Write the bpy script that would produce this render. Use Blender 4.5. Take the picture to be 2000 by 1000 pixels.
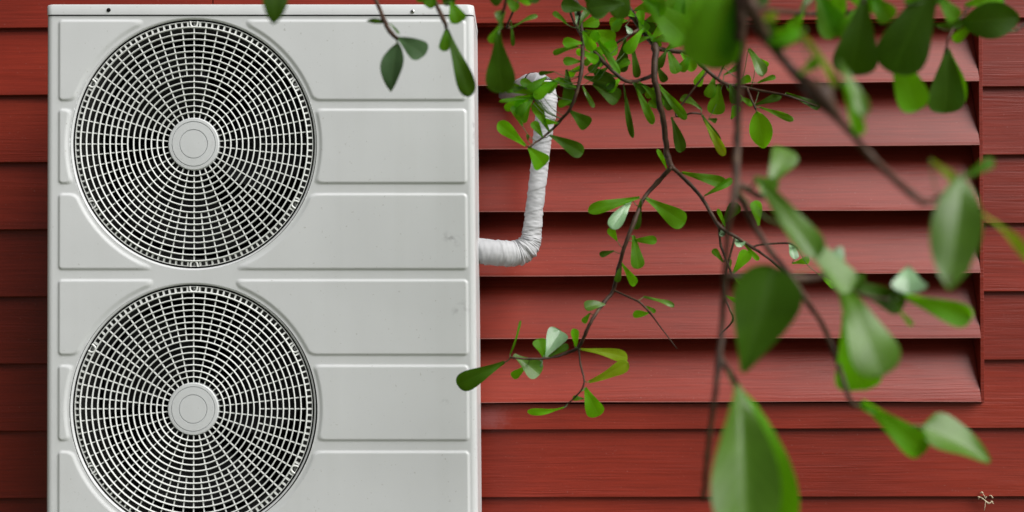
import bpy, math, random
from mathutils import Vector, Matrix, noise
random.seed(7)
for o in list(bpy.data.objects): bpy.data.objects.remove(o)
scene = bpy.context.scene
COL = scene.collection

# ------------------------------------------------------------------ camera
YAW, ROLL, FPX = math.radians(1.4), math.radians(0.34), 2760.0
CAM = Vector((0.0, -3.0, 0.967))
FW = Vector((-math.sin(YAW), math.cos(YAW), 0))
_r = Vector((math.cos(YAW), math.sin(YAW), 0)); _u = Vector((0, 0, 1))
RT = _r*math.cos(ROLL) - _u*math.sin(ROLL)
UP = _u*math.cos(ROLL) + _r*math.sin(ROLL)
cd = bpy.data.cameras.new('camera'); cam = bpy.data.objects.new('camera', cd); COL.objects.link(cam)
cam.matrix_world = Matrix(((RT.x, UP.x, -FW.x, CAM.x), (RT.y, UP.y, -FW.y, CAM.y), (RT.z, UP.z, -FW.z, CAM.z), (0, 0, 0, 1)))
cd.sensor_width = 36.0; cd.lens = 36.0*FPX/2000.0
cd.clip_start = 0.05; cd.clip_end = 3000
cd.dof.use_dof = True; cd.dof.focus_distance = 3.12; cd.dof.aperture_fstop = 3.2; cd.dof.aperture_blades = 0
scene.camera = cam
scene.render.resolution_x = 1024; scene.render.resolution_y = 512

# ------------------------------------------------------------------ light
SUN_AZ, SUN_EL = math.radians(55), math.radians(43)      # azimuth measured from -Y (behind the camera) towards +X (right)
w = bpy.data.worlds.new('World'); scene.world = w; w.use_nodes = True
nt = w.node_tree; nt.nodes.clear()
sky = nt.nodes.new('ShaderNodeTexSky'); sky.sky_type = 'NISHITA'; sky.sun_disc = False
sky.sun_elevation = SUN_EL; sky.sun_rotation = math.pi - SUN_AZ; sky.dust_density = 4.0; sky.air_density = 1.0
hs = nt.nodes.new('ShaderNodeHueSaturation'); hs.inputs['Saturation'].default_value = 0.22     # thin overcast: nearly neutral sky
bg = nt.nodes.new('ShaderNodeBackground'); bg.inputs['Strength'].default_value = 0.05
wo = nt.nodes.new('ShaderNodeOutputWorld')
nt.links.new(sky.outputs[0], hs.inputs['Color']); nt.links.new(hs.outputs[0], bg.inputs[0]); nt.links.new(bg.outputs[0], wo.inputs[0])
sl = bpy.data.lights.new('sun', 'SUN'); sl.energy = 4.9; sl.angle = math.radians(50); sl.color = (1.0, 0.98, 0.955)
so = bpy.data.objects.new('sun', sl); COL.objects.link(so)
sd_ = Vector((math.sin(SUN_AZ)*math.cos(SUN_EL), -math.cos(SUN_AZ)*math.cos(SUN_EL), math.sin(SUN_EL)))
so.rotation_euler = sd_.to_track_quat('Z', 'Y').to_euler(); so.location = (3, -5, 6)
vs = scene.view_settings; vs.view_transform = 'Standard'; vs.look = 'None'; vs.gamma = 1.0; vs.exposure = 0.0; vs.use_curve_mapping = False

# ------------------------------------------------------------------ helpers
def at(px, py, D): return CAM + FW*D + RT*((px-1000)/FPX*D) + UP*((500-py)/FPX*D)
def aty(px, py, Y):
    d = FW + RT*((px-1000)/FPX) + UP*((500-py)/FPX)
    return CAM + d*((Y-CAM.y)/d.y)
def tag(o, label=None, cat=None, group=None, kind=None):
    for k, v in (('label', label), ('category', cat), ('group', group), ('kind', kind)):
        if v: o[k] = v
    return o
def empty(name, loc, mat=None):
    o = bpy.data.objects.new(name, None); COL.objects.link(o)
    if mat is not None: o.matrix_world = mat
    else: o.location = loc
    o.empty_display_size = 0.1
    return o
def link(name, me, parent=None, loc=(0, 0, 0)):
    o = bpy.data.objects.new(name, me); COL.objects.link(o); o.parent = parent; o.location = loc
    return o
def mesh(name, vs_, fs, mat, smooth=False, auto=None):
    me = bpy.data.meshes.new(name); me.from_pydata([tuple(v) for v in vs_], [], fs); me.materials.append(mat)
    if smooth:
        me.polygons.foreach_set('use_smooth', [True]*len(me.polygons))
        if auto: me.set_sharp_from_angle(angle=math.radians(auto))
    me.update(); return me
class MB:
    def __init__(s): s.v = []; s.f = []
    def add(s, v, f):
        n = len(s.v); s.v += [Vector(p) for p in v]; s.f += [tuple(i+n for i in q) for q in f]; return s
    def box(s, x0, x1, y0, y1, z0, z1, b=0.0):
        if b <= 0:
            v = [(x, y, z) for x in (x0, x1) for y in (y0, y1) for z in (z0, z1)]
            return s.add(v, [(0, 1, 3, 2), (4, 6, 7, 5), (0, 4, 5, 1), (2, 3, 7, 6), (0, 2, 6, 4), (1, 5, 7, 3)])
        import bmesh
        bm = bmesh.new(); bmesh.ops.create_cube(bm, size=1.0)
        for q in bm.verts: q.co = Vector(((x0+x1)/2+q.co.x*(x1-x0), (y0+y1)/2+q.co.y*(y1-y0), (z0+z1)/2+q.co.z*(z1-z0)))
        bmesh.ops.bevel(bm, geom=bm.edges[:], offset=b, segments=3, profile=0.5, affect='EDGES')
        bm.verts.index_update()
        s.add([q.co.copy() for q in bm.verts], [tuple(q.index for q in f.verts) for f in bm.faces]); bm.free(); return s
    def lathe(s, prof, n=96, a0=0, cx=0, cz=0):
        """prof: list of (r, y); revolve round the y axis, in the x-z plane"""
        v = []; f = []; m = len(prof)
        for i in range(n):
            a = a0+2*math.pi*i/n
            for r, y in prof: v.append((cx+r*math.cos(a), y, cz+r*math.sin(a)))
        for i in range(n):
            j = (i+1) % n
            for k in range(m-1): f.append((i*m+k, i*m+k+1, j*m+k+1, j*m+k))
        return s.add(v, f)
    def torus(s, R, r, ry, n=96, k=8, y=0):
        return s.lathe([(R+r*math.cos(2*math.pi*q/k), y+ry*math.sin(2*math.pi*q/k)) for q in range(k+1)], n)
    def tube(s, pts, rad, k=8, cap=True):
        v = []; f = []; n = len(pts); up = Vector((0.1, 0.3, 1)).normalized(); prev = None
        for i, p in enumerate(pts):
            t = (pts[min(i+1, n-1)]-pts[max(i-1, 0)]).normalized()
            if prev is None:
                a = t.cross(up)
                if a.length < 0.1: a = t.cross(Vector((1, 0, 0)))
                a.normalize()
            else: a = (prev - t*prev.dot(t)).normalized()
            prev = a; b = t.cross(a)
            r = rad[i] if isinstance(rad, (list, tuple)) else rad
            for q in range(k):
                an = 2*math.pi*q/k; v.append(p+(a*math.cos(an)+b*math.sin(an))*(r(i, an) if callable(r) else r))
        for i in range(n-1):
            for q in range(k):
                f.append((i*k+q, i*k+(q+1) % k, (i+1)*k+(q+1) % k, (i+1)*k+q))
        if cap: f.append(tuple(range(k-1, -1, -1))); f.append(tuple((n-1)*k+q for q in range(k)))
        return s.add(v, f)
    def build(s, name, mat, parent=None, smooth=False, auto=None, org=None):
        if org is not None: s.v = [q-Vector(org) for q in s.v]
        return link(name, mesh(name, s.v, s.f, mat, smooth, auto), parent, org if org is not None else (0, 0, 0))
def smooth_path(P, step=4):
    out = []
    n = len(P)
    for i in range(n-1):
        p0 = P[max(i-1, 0)]; p1 = P[i]; p2 = P[i+1]; p3 = P[min(i+2, n-1)]
        for k in range(step):
            t = k/step
            out.append(0.5*((2*p1)+(p2-p0)*t+(2*p0-5*p1+4*p2-p3)*t*t+(3*p1-p0-3*p2+p3)*t**3))
    out.append(P[-1].copy()); return out

# ------------------------------------------------------------------ materials
def newmat(name):
    m = bpy.data.materials.new(name); m.use_nodes = True
    n = m.node_tree; b = n.nodes['Principled BSDF']; return m, n, b
def N(nt_, t, **kw):
    n = nt_.nodes.new(t)
    for k, v in kw.items():
        if k in n.inputs: n.inputs[k].default_value = v
        else: setattr(n, k, v)
    return n
def ramp(nt_, stops):
    r = nt_.nodes.new('ShaderNodeValToRGB'); e = r.color_ramp.elements
    while len(e) < len(stops): e.new(0.5)
    for q, (p, c) in zip(e, stops): q.position = p; q.color = (*c, 1) if len(c) == 3 else c
    return r
def red_wood():
    m, n, b = newmat('red_stained_boards'); L = n.links.new
    g = N(n, 'ShaderNodeNewGeometry'); oi = N(n, 'ShaderNodeObjectInfo')
    off = N(n, 'ShaderNodeVectorMath', operation='SCALE'); cmb = N(n, 'ShaderNodeCombineXYZ')
    L(oi.outputs['Random'], cmb.inputs[0]); L(oi.outputs['Random'], cmb.inputs[1]); L(oi.outputs['Random'], cmb.inputs[2])
    L(cmb.outputs[0], off.inputs[0]); off.inputs['Scale'].default_value = 37.0
    ad = N(n, 'ShaderNodeVectorMath', operation='ADD'); L(g.outputs['Position'], ad.inputs[0]); L(off.outputs[0], ad.inputs[1])
    # slow wander of the grain
    wn = N(n, 'ShaderNodeTexNoise', Scale=2.2, Detail=2.0); mw = N(n, 'ShaderNodeMapping'); mw.inputs['Scale'].default_value = (1.0, 0.3, 3.5)
    L(ad.outputs[0], mw.inputs[0]); L(mw.outputs[0], wn.inputs['Vector'])
    ws = N(n, 'ShaderNodeVectorMath', operation='SCALE'); ws.inputs['Scale'].default_value = 0.016
    wsub = N(n, 'ShaderNodeVectorMath', operation='SUBTRACT'); wsub.inputs[1].default_value = (.5, .5, .5)
    L(wn.outputs['Color'], wsub.inputs[0]); L(wsub.outputs[0], ws.inputs[0])
    a2 = N(n, 'ShaderNodeVectorMath', operation='ADD'); L(ad.outputs[0], a2.inputs[0]); L(ws.outputs[0], a2.inputs[1])
    mp = N(n, 'ShaderNodeMapping'); mp.inputs['Scale'].default_value = (5.5, 10.0, 200.0); L(a2.outputs[0], mp.inputs[0])
    gr = N(n, 'ShaderNodeTexNoise', Scale=1.0, Detail=3.0, Roughness=0.6); L(mp.outputs[0], gr.inputs['Vector'])
    mp2 = N(n, 'ShaderNodeMapping'); mp2.inputs['Scale'].default_value = (5.5, 10.0, 85.0); L(a2.outputs[0], mp2.inputs[0])
    gr2 = N(n, 'ShaderNodeTexNoise', Scale=1.0, Detail=2.0); L(mp2.outputs[0], gr2.inputs['Vector'])
    # patches where the grain stands out
    pm = N(n, 'ShaderNodeMapping'); pm.inputs['Scale'].default_value = (2.6, 2.0, 15.0); L(ad.outputs[0], pm.inputs[0])
    pn = N(n, 'ShaderNodeTexNoise', Scale=1.0, Detail=2.0); L(pm.outputs[0], pn.inputs['Vector'])
    pr = N(n, 'ShaderNodeMapRange'); pr.inputs['From Min'].default_value = .42; pr.inputs['From Max'].default_value = .68; pr.inputs['To Min'].default_value = .25; pr.inputs['To Max'].default_value = 1.0
    L(pn.outputs['Fac'], pr.inputs['Value'])
    s1 = N(n, 'ShaderNodeMath', operation='MULTIPLY_ADD'); s1.inputs[1].default_value = 0.45; L(gr2.outputs['Fac'], s1.inputs[0]); L(gr.outputs['Fac'], s1.inputs[2])
    h = N(n, 'ShaderNodeMath', operation='MULTIPLY'); L(s1.outputs[0], h.inputs[0]); L(pr.outputs[0], h.inputs[1])
    bp = N(n, 'ShaderNodeBump', Strength=1.0, Distance=0.0013); L(h.outputs[0], bp.inputs['Height']); L(bp.outputs[0], b.inputs['Normal'])
    # colour: blotchy stain, grain a little darker in the hollows
    bn = N(n, 'ShaderNodeTexNoise', Scale=3.0, Detail=5.0); L(ad.outputs[0], bn.inputs['Vector'])
    cr = ramp(n, [(0.3, (0.190, 0.0170, 0.0075)), (0.55, (0.235, 0.0215, 0.0095)), (0.8, (0.280, 0.0300, 0.0125))]); L(bn.outputs['Fac'], cr.inputs[0])
    hv = N(n, 'ShaderNodeMapRange'); hv.inputs['From Min'].default_value = .3; hv.inputs['From Max'].default_value = .6; hv.inputs['To Min'].default_value = .80; hv.inputs['To Max'].default_value = 1.04
    L(gr.outputs['Fac'], hv.inputs['Value'])
    rv = N(n, 'ShaderNodeMapRange'); rv.inputs['To Min'].default_value = .88; rv.inputs['To Max'].default_value = 1.1; L(oi.outputs['Random'], rv.inputs['Value'])
    mm = N(n, 'ShaderNodeMath', operation='MULTIPLY'); L(hv.outputs[0], mm.inputs[0]); L(rv.outputs[0], mm.inputs[1])
    mx = N(n, 'ShaderNodeVectorMath', operation='SCALE'); L(cr.outputs[0], mx.inputs[0]); L(mm.outputs[0], mx.inputs['Scale'])
    # fine dust
    dn = N(n, 'ShaderNodeTexNoise', Scale=260.0, Detail=1.0); L(g.outputs['Position'], dn.inputs['Vector'])
    dr = N(n, 'ShaderNodeMapRange'); dr.inputs['From Min'].default_value = .72; dr.inputs['From Max'].default_value = .8; dr.inputs['To Max'].default_value = .25; L(dn.outputs['Fac'], dr.inputs['Value'])
    dm = N(n, 'ShaderNodeMix', data_type='RGBA'); L(dr.outputs[0], dm.inputs['Factor']); L(mx.outputs[0], dm.inputs['A']); dm.inputs['B'].default_value = (.42, .25, .22, 1)
    sp0 = aty(958, 816, 0.425); sv = N(n, 'ShaderNodeVectorMath', operation='SUBTRACT'); sv.inputs[1].default_value = tuple(sp0); L(g.outputs['Position'], sv.inputs[0])
    sc_ = N(n, 'ShaderNodeVectorMath', operation='MULTIPLY'); sc_.inputs[1].default_value = (18, 4, 24); L(sv.outputs[0], sc_.inputs[0]); sl2 = N(n, 'ShaderNodeVectorMath', operation='LENGTH'); L(sc_.outputs[0], sl2.inputs[0])
    wv = N(n, 'ShaderNodeTexNoise', Scale=45.0, Detail=3.0, Distortion=2.0); L(g.outputs['Position'], wv.inputs['Vector'])
    sm = N(n, 'ShaderNodeMath', operation='SUBTRACT'); L(wv.outputs['Fac'], sm.inputs[0]); L(sl2.outputs['Value'], sm.inputs[1])
    sr_ = N(n, 'ShaderNodeMapRange'); sr_.inputs['From Min'].default_value = -.45; sr_.inputs['From Max'].default_value = .3; sr_.inputs['To Max'].default_value = .55; L(sm.outputs[0], sr_.inputs['Value'])
    dm2 = N(n, 'ShaderNodeMix', data_type='RGBA'); L(sr_.outputs[0], dm2.inputs['Factor']); L(dm.outputs['Result'], dm2.inputs['A']); dm2.inputs['B'].default_value = (.30, .10, .10, 1)
    L(dm2.outputs['Result'], b.inputs['Base Color'])
    b.inputs['Roughness'].default_value = 0.42; b.inputs['Specular IOR Level'].default_value = 0.42
    return m
def paint(name, col, rough, spec=0.5, bumps=True, stains=()):
    m, n, b = newmat(name); L = n.links.new
    g = N(n, 'ShaderNodeTexCoord')
    no = N(n, 'ShaderNodeTexNoise', Scale=4.0, Detail=6.0); L(g.outputs['Object'], no.inputs['Vector'])
    cr = ramp(n, [(0.3, tuple(c*0.93 for c in col)), (0.7, col)]); L(no.outputs['Fac'], cr.inputs[0])
    out = cr.outputs[0]
    for (x, z, sx, sz, rot) in stains:           # thumb smudges and scuffs on the sheet metal
        mp = N(n, 'ShaderNodeMapping', vector_type='TEXTURE'); mp.inputs['Location'].default_value = (x, 0, z); mp.inputs['Rotation'].default_value = (0, rot, 0); mp.inputs['Scale'].default_value = (sx, 1, sz)
        L(g.outputs['Object'], mp.inputs[0])
        ln = N(n, 'ShaderNodeVectorMath', operation='LENGTH'); sx_ = N(n, 'ShaderNodeVectorMath', operation='MULTIPLY'); sx_.inputs[1].default_value = (1, 0, 1)
        L(mp.outputs[0], sx_.inputs[0]); L(sx_.outputs[0], ln.inputs[0])
        r = N(n, 'ShaderNodeMapRange'); r.inputs['From Min'].default_value = 1.0; r.inputs['From Max'].default_value = 0.1; r.inputs['To Max'].default_value = 1.0; L(ln.outputs['Value'], r.inputs['Value'])
        nn = N(n, 'ShaderNodeTexNoise', Scale=90.0, Detail=4.0); L(g.outputs['Object'], nn.inputs['Vector'])
        q = N(n, 'ShaderNodeMapRange'); q.inputs['From Min'].default_value = .42; q.inputs['From Max'].default_value = .65; q.inputs['To Max'].default_value = .5; L(nn.outputs['Fac'], q.inputs['Value'])
        mu = N(n, 'ShaderNodeMath', operation='MULTIPLY'); L(r.outputs[0], mu.inputs[0]); L(q.outputs[0], mu.inputs[1])
        mx = N(n, 'ShaderNodeMix', data_type='RGBA'); L(mu.outputs[0], mx.inputs['Factor']); L(out, mx.inputs['A']); mx.inputs['B'].default_value = (.22, .22, .23, 1); out = mx.outputs['Result']
    if bumps:
        # faint specks of dirt and rain streaks
        sp = N(n, 'ShaderNodeTexNoise', Scale=140.0, Detail=2.0); L(g.outputs['Object'], sp.inputs['Vector'])
        q = N(n, 'ShaderNodeMapRange'); q.inputs['From Min'].default_value = .70; q.inputs['From Max'].default_value = .78; q.inputs['To Max'].default_value = .35; L(sp.outputs['Fac'], q.inputs['Value'])
        mx = N(n, 'ShaderNodeMix', data_type='RGBA'); L(q.outputs[0], mx.inputs['Factor']); L(out, mx.inputs['A']); mx.inputs['B'].default_value = (.25, .24, .2, 1); out = mx.outputs['Result']
        mp = N(n, 'ShaderNodeMapping'); mp.inputs['Scale'].default_value = (22, 1, 1.2); L(g.outputs['Object'], mp.inputs[0])
        st = N(n, 'ShaderNodeTexNoise', Scale=1.0, Detail=4.0); L(mp.outputs[0], st.inputs['Vector'])
        q = N(n, 'ShaderNodeMapRange'); q.inputs['From Min'].default_value = .5; q.inputs['From Max'].default_value = .8; q.inputs['To Max'].default_value = .08; L(st.outputs['Fac'], q.inputs['Value'])
        mx = N(n, 'ShaderNodeMix', data_type='RGBA'); L(q.outputs[0], mx.inputs['Factor']); L(out, mx.inputs['A']); mx.inputs['B'].default_value = (.36, .37, .33, 1); out = mx.outputs['Result']
        bn = N(n, 'ShaderNodeTexNoise', Scale=900.0, Detail=1.0); L(g.outputs['Object'], bn.inputs['Vector'])
        b2 = N(n, 'ShaderNodeTexNoise', Scale=5.0, Detail=2.0); L(g.outputs['Object'], b2.inputs['Vector'])
        ma = N(n, 'ShaderNodeMath', operation='MULTIPLY_ADD'); ma.inputs[1].default_value = 30.0; L(b2.outputs['Fac'], ma.inputs[0]); L(bn.outputs['Fac'], ma.inputs[2])
        bp = N(n, 'ShaderNodeBump', Strength=0.5, Distance=0.0001); L(ma.outputs[0], bp.inputs['Height']); L(bp.outputs[0], b.inputs['Normal'])
    L(out, b.inputs['Base Color']); b.inputs['Roughness'].default_value = rough; b.inputs['Specular IOR Level'].default_value = spec
    return m
def plain(name, col, rough=0.6, metal=0.0, spec=0.5):
    m, n, b = newmat(name); g = N(n, 'ShaderNodeTexCoord'); no = N(n, 'ShaderNodeTexNoise', Scale=30.0, Detail=4.0)
    n.links.new(g.outputs['Object'], no.inputs['Vector'])
    cr = ramp(n, [(0.3, tuple(c*0.8 for c in col)), (0.7, tuple(min(1, c*1.1) for c in col))]); n.links.new(no.outputs['Fac'], cr.inputs[0])
    n.links.new(cr.outputs[0], b.inputs['Base Color']); b.inputs['Roughness'].default_value = rough; b.inputs['Metallic'].default_value = metal; b.inputs['Specular IOR Level'].default_value = spec
    return m
def leafmat(name, top, vein, trans, rough, tcol):
    m, n, b = newmat(name); L = n.links.new
    uv = N(n, 'ShaderNodeUVMap'); sp = N(n, 'ShaderNodeSeparateXYZ'); L(uv.outputs[0], sp.inputs[0])
    ab = N(n, 'ShaderNodeMath', operation='ABSOLUTE'); L(sp.outputs[1], ab.inputs[0])
    mid = N(n, 'ShaderNodeMapRange'); mid.inputs['From Min'].default_value = .09; mid.inputs['From Max'].default_value = .02; L(ab.outputs[0], mid.inputs['Value'])
    # side veins, slanting forward from the midrib
    a = N(n, 'ShaderNodeMath', operation='MULTIPLY_ADD'); a.inputs[1].default_value = -0.33; L(ab.outputs[0], a.inputs[0]); L(sp.outputs[0], a.inputs[2])
    a3 = N(n, 'ShaderNodeMath', operation='MULTIPLY'); a3.inputs[1].default_value = 46.0; L(a.outputs[0], a3.inputs[0])
    sn = N(n, 'ShaderNodeMath', operation='SINE'); L(a3.outputs[0], sn.inputs[0])
    vr = N(n, 'ShaderNodeMapRange'); vr.inputs['From Min'].default_value = .8; vr.inputs['From Max'].default_value = 1.0; vr.inputs['To Max'].default_value = .5; L(sn.outputs[0], vr.inputs['Value'])
    mxx = N(n, 'ShaderNodeMath', operation='MAXIMUM'); L(mid.outputs[0], mxx.inputs[0]); L(vr.outputs[0], mxx.inputs[1])
    g = N(n, 'ShaderNodeTexCoord'); no = N(n, 'ShaderNodeTexNoise', Scale=28.0, Detail=4.0); L(g.outputs['Object'], no.inputs['Vector'])
    cr = ramp(n, [(0.3, tuple(c*0.72 for c in top)), (0.7, tuple(c*1.2 for c in top))]); L(no.outputs['Fac'], cr.inputs[0])
    oi = N(n, 'ShaderNodeObjectInfo'); hsv = N(n, 'ShaderNodeHueSaturation'); L(cr.outputs[0], hsv.inputs['Color'])
    vv = N(n, 'ShaderNodeMapRange'); vv.inputs['To Min'].default_value = .75; vv.inputs['To Max'].default_value = 1.25; L(oi.outputs['Random'], vv.inputs['Value']); L(vv.outputs[0], hsv.inputs['Value'])
    mx = N(n, 'ShaderNodeMix', data_type='RGBA'); L(mxx.outputs[0], mx.inputs['Factor']); L(hsv.outputs[0], mx.inputs['A']); mx.inputs['B'].default_value = (*vein, 1)
    # a few brown spots
    sn2 = N(n, 'ShaderNodeTexNoise', Scale=75.0, Detail=1.0); L(g.outputs['Object'], sn2.inputs['Vector'])
    sr = N(n, 'ShaderNodeMapRange'); sr.inputs['From Min'].default_value = .77; sr.inputs['From Max'].default_value = .82; sr.inputs['To Max'].default_value = .7; L(sn2.outputs['Fac'], sr.inputs['Value'])
    mx2 = N(n, 'ShaderNodeMix', data_type='RGBA'); L(sr.outputs[0], mx2.inputs['Factor']); L(mx.outputs['Result'], mx2.inputs['A']); mx2.inputs['B'].default_value = (.05, .035, .015, 1)
    L(mx2.outputs['Result'], b.inputs['Base Color']); b.inputs['Roughness'].default_value = rough; b.inputs['Specular IOR Level'].default_value = 0.5 if rough < .4 else 0.13
    bp = N(n, 'ShaderNodeBump', Strength=0.35, Distance=0.0006); bp.invert = True; L(mxx.outputs[0], bp.inputs['Height']); L(bp.outputs[0], b.inputs['Normal'])
    tr = N(n, 'ShaderNodeBsdfTranslucent'); tr.inputs['Color'].default_value = (*tcol, 1)
    ms = N(n, 'ShaderNodeMixShader'); ms.inputs[0].default_value = trans
    L(b.outputs[0], ms.inputs[1]); L(tr.outputs[0], ms.inputs[2]); L(ms.outputs[0], n.nodes['Material Output'].inputs['Surface'])
    return m
M_RED = red_wood()
S = 920.0
def ux(px): return (px-514)/S
def uz(py): return (10-py)/S+1.345
M_WHITE = paint('casing_enamel', (0.665, 0.682, 0.690), 0.36, stains=[(ux(882), uz(466), .03, .016, .5), (ux(902), uz(604), .03, .018, -.6), (ux(868), uz(785), .012, .008, 0), (ux(925), uz(255), .006, .05, 0)])
M_PAD = M_WHITE
M_GRILLE = paint('grille_plastic', (0.80, 0.82, 0.80), 0.32, bumps=False)
M_HUB = paint('hub_plastic', (0.65, 0.67, 0.68), 0.4)
M_DARK = plain('shadow_gap_black', (0.004, 0.004, 0.004), 0.8, 0, .2)
M_BLADE = plain('fan_blade_plastic', (0.008, 0.008, 0.009), 0.6, 0, .3)
M_DUCT = plain('duct_paint', (0.045, 0.045, 0.043), 0.6)
M_STEEL = plain('screw_steel', (0.55, 0.55, 0.55), 0.3, 1.0)
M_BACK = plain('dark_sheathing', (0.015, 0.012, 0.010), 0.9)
M_CONC = plain('concrete', (0.30, 0.29, 0.27), 0.9)

# ------------------------------------------------------------------ ground
def ground_mat():
    m, n, b = newmat('garden_ground'); g = N(n, 'ShaderNodeTexCoord'); L = n.links.new
    no = N(n, 'ShaderNodeTexNoise', Scale=6.0, Detail=10.0); L(g.outputs['Object'], no.inputs['Vector'])
    cr = ramp(n, [(0.35, (0.045, 0.035, 0.022)), (0.5, (0.06, 0.07, 0.025)), (0.65, (0.05, 0.10, 0.02))]); L(no.outputs['Fac'], cr.inputs[0]); L(cr.outputs[0], b.inputs['Base Color'])
    bp = N(n, 'ShaderNodeBump', Strength=0.8, Distance=0.03); L(no.outputs['Fac'], bp.inputs['Height']); L(bp.outputs[0], b.inputs['Normal']); b.inputs['Roughness'].default_value = .95
    return m
gv = []; gf = []
gx = [-800, -200, -50, -15, -6, -3, -1.5, 0, 1.5, 3, 6, 15, 50, 200, 800]
for j, y in enumerate(gx):
    for i, x in enumerate(gx):
        gv.append((x, y, 0 if abs(y) < 20 and abs(x) < 20 else noise.noise(Vector((x*.01, y*.01, 0)))*2))
for j in range(len(gx)-1):
    for i in range(len(gx)-1):
        a = j*len(gx)+i; gf.append((a, a+1, a+1+len(gx), a+len(gx)))
tag(link('ground', mesh('ground', gv, gf, ground_mat(), True)), kind='structure')

# ------------------------------------------------------------------ wall of lapped boards
WF = 0.42                                            # depth of the board faces
z169 = aty(1960, 169, WF).z; z970 = aty(1960, 970, WF).z; PITCH = (z169-z970)/6
XL, XR = -2.6, 3.4
XJ = aty(415, 30, WF).x                              # butt joint over the louvre's left end
LX0, LX1 = XJ, aty(1912, 400, WF).x                  # louvre opening
TRIM = 0.010
ZTOP = z169+PITCH                                    # head of the louvre
zl0 = aty(1800, 784, WF).z                           # lowest vane edge
wall = empty('house_wall', (0.4, WF, 0)); tag(wall, 'red stained wooden house wall of lapped boards behind the white unit', 'wall')
WO = Vector((0.4, WF, 0))
def board(x0, x1, zb, notch=None):
    """notch = (xa, xb, ztop): between xa and xb the board ends at ztop"""
    mb = MB(); zt = zb+PITCH+0.02; sl_ = 0.0135/PITCH; th = 0.0125
    segs = [(x0, x1, zt)] if not notch else [s_ for s_ in ((x0, notch[0], zt), (notch[0], notch[1], notch[2]), (notch[1], x1, zt)) if s_[1] > s_[0]]
    for (a, b_, t) in segs:
        jj = 0.0
        v = []
        for x in (a, b_):
            for (dy, z) in ((0.0015, zb), (0.0, zb+0.0015), ((t-zb)*sl_, t), ((t-zb)*sl_+th, t), (th, zb)):
                v.append((x, WF+dy, z))
        f = [(q, (q+1) % 5, (q+1) % 5+5, q+5) for q in range(5)]
        if a == x0 or notch: f.append((4, 3, 2, 1, 0))
        if b_ == x1 or notch: f.append((5, 6, 7, 8, 9))
        mb.add(v, f)
    return mb.build('board', M_RED, wall, org=WO)
rows = []
zb = z169
while zb > PITCH: zb -= PITCH
rows = []
while zb < 2.9: rows.append(zb); zb += PITCH
def board_(x0, x1, zb, notch=None):
    o = board(x0, x1, zb, notch); o.parent = wall; o.location = (0, 0, 0)   # mesh is already relative to the wall's base
    return o
for zb in rows:
    top = zb+PITCH
    if zb > ZTOP-0.01 and zb < ZTOP+0.01:
        board_(XL, XJ-0.0015, zb); board_(XJ+0.0015, XR, zb)
    elif top <= zl0+0.001:
        j = random.uniform(-2.2, -1.4) if random.random() < .5 else random.uniform(2.4, 3.0)
        if -0.0 < 1: board_(XL, j-0.001, zb); board_(j+0.001, XR, zb)
    elif zb > ZTOP:
        j = random.uniform(-1.8, 2.8); board_(XL, j-0.001, zb); board_(j+0.001, XR, zb)
    elif zb < zl0:       # the row the louvre's foot cuts into
        board_(XL, XR, zb, (LX0-TRIM, LX1+TRIM, zl0-0.004))
    else:
        board_(XL, LX0-TRIM, zb); board_(LX1+TRIM, XR, zb)
# sheathing behind the boards, round the louvre opening
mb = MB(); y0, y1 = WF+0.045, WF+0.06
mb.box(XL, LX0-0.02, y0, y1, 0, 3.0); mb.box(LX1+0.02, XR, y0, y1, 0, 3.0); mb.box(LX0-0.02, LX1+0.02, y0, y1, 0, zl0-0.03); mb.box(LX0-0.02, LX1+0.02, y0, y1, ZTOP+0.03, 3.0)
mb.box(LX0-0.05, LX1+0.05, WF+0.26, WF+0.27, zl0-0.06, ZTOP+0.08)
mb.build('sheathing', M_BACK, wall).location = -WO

# ------------------------------------------------------------------ louvre
louvre = empty('louvre', (LX0+(LX1-LX0)/2, WF, zl0)); LO = Vector(louvre.location)
tag(louvre, 'wide red wooden louvre of sloping slats recessed in the board wall', 'louvre')
zt_ = ZTOP-0.002; VP = (ZTOP-zl0)/6.0
def jamb(xa, xb): return MB().box(xa, xb, WF-0.004, WF+0.24, zl0-0.003, zt_+0.0, 0.0012)
for (xa, xb) in ((LX0-TRIM+0.0005, LX0), (LX1, LX1+TRIM-0.0005)):
    o = jamb(xa, xb).build('jamb', M_RED, louvre); o.location = -LO
M_LIP_HIGHLIGHT = plain('slat_lip_highlight', (0.36, 0.13, 0.11), .6)  # paler colour painting a thin highlight along the slat lips
def vane_mesh():
    mb = MB(); th = 0.014; dy, dz = 0.086, 0.19; nx = 24
    ln = math.hypot(dy, dz); ny_, nz_ = dz/ln*th, -dy/ln*th      # inward offset (back, down) of the under face
    prof = [(0.0, 0.0), (-0.0012, 0.0010), (-0.0011, 0.0026), (0.001, 0.009)]
    for k in range(1, 9): prof.append((dy*k/8, 0.009+(dz-0.009)*k/8))
    prof += [(dy+ny_, dz+nz_), (ny_, max(0.0, 0.0)+0.0)]
    m = len(prof); v = []; f = []
    w2 = (LX1-LX0)/2-0.0012
    for i in range(nx+1):
        x = -w2+2*w2*i/nx
        for (y, z) in prof: v.append((x, y, z))
    for i in range(nx):
        for q in range(m): f.append((i*m+q, (i+1)*m+q, (i+1)*m+(q+1) % m, i*m+(q+1) % m))
    f.append(tuple(range(m))); f.append(tuple(nx*m+q for q in range(m-1, -1, -1)))
    return mb.add(v, f)
def slat_mesh(mb):
    me = mesh('slat', mb.v, mb.f, M_RED); me.materials.append(M_LIP_HIGHLIGHT)
    for p in me.polygons[:24*14]:
        if p.index % 14 in (1,) and len(p.vertices) == 4: p.material_index = 1
    return me
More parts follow.
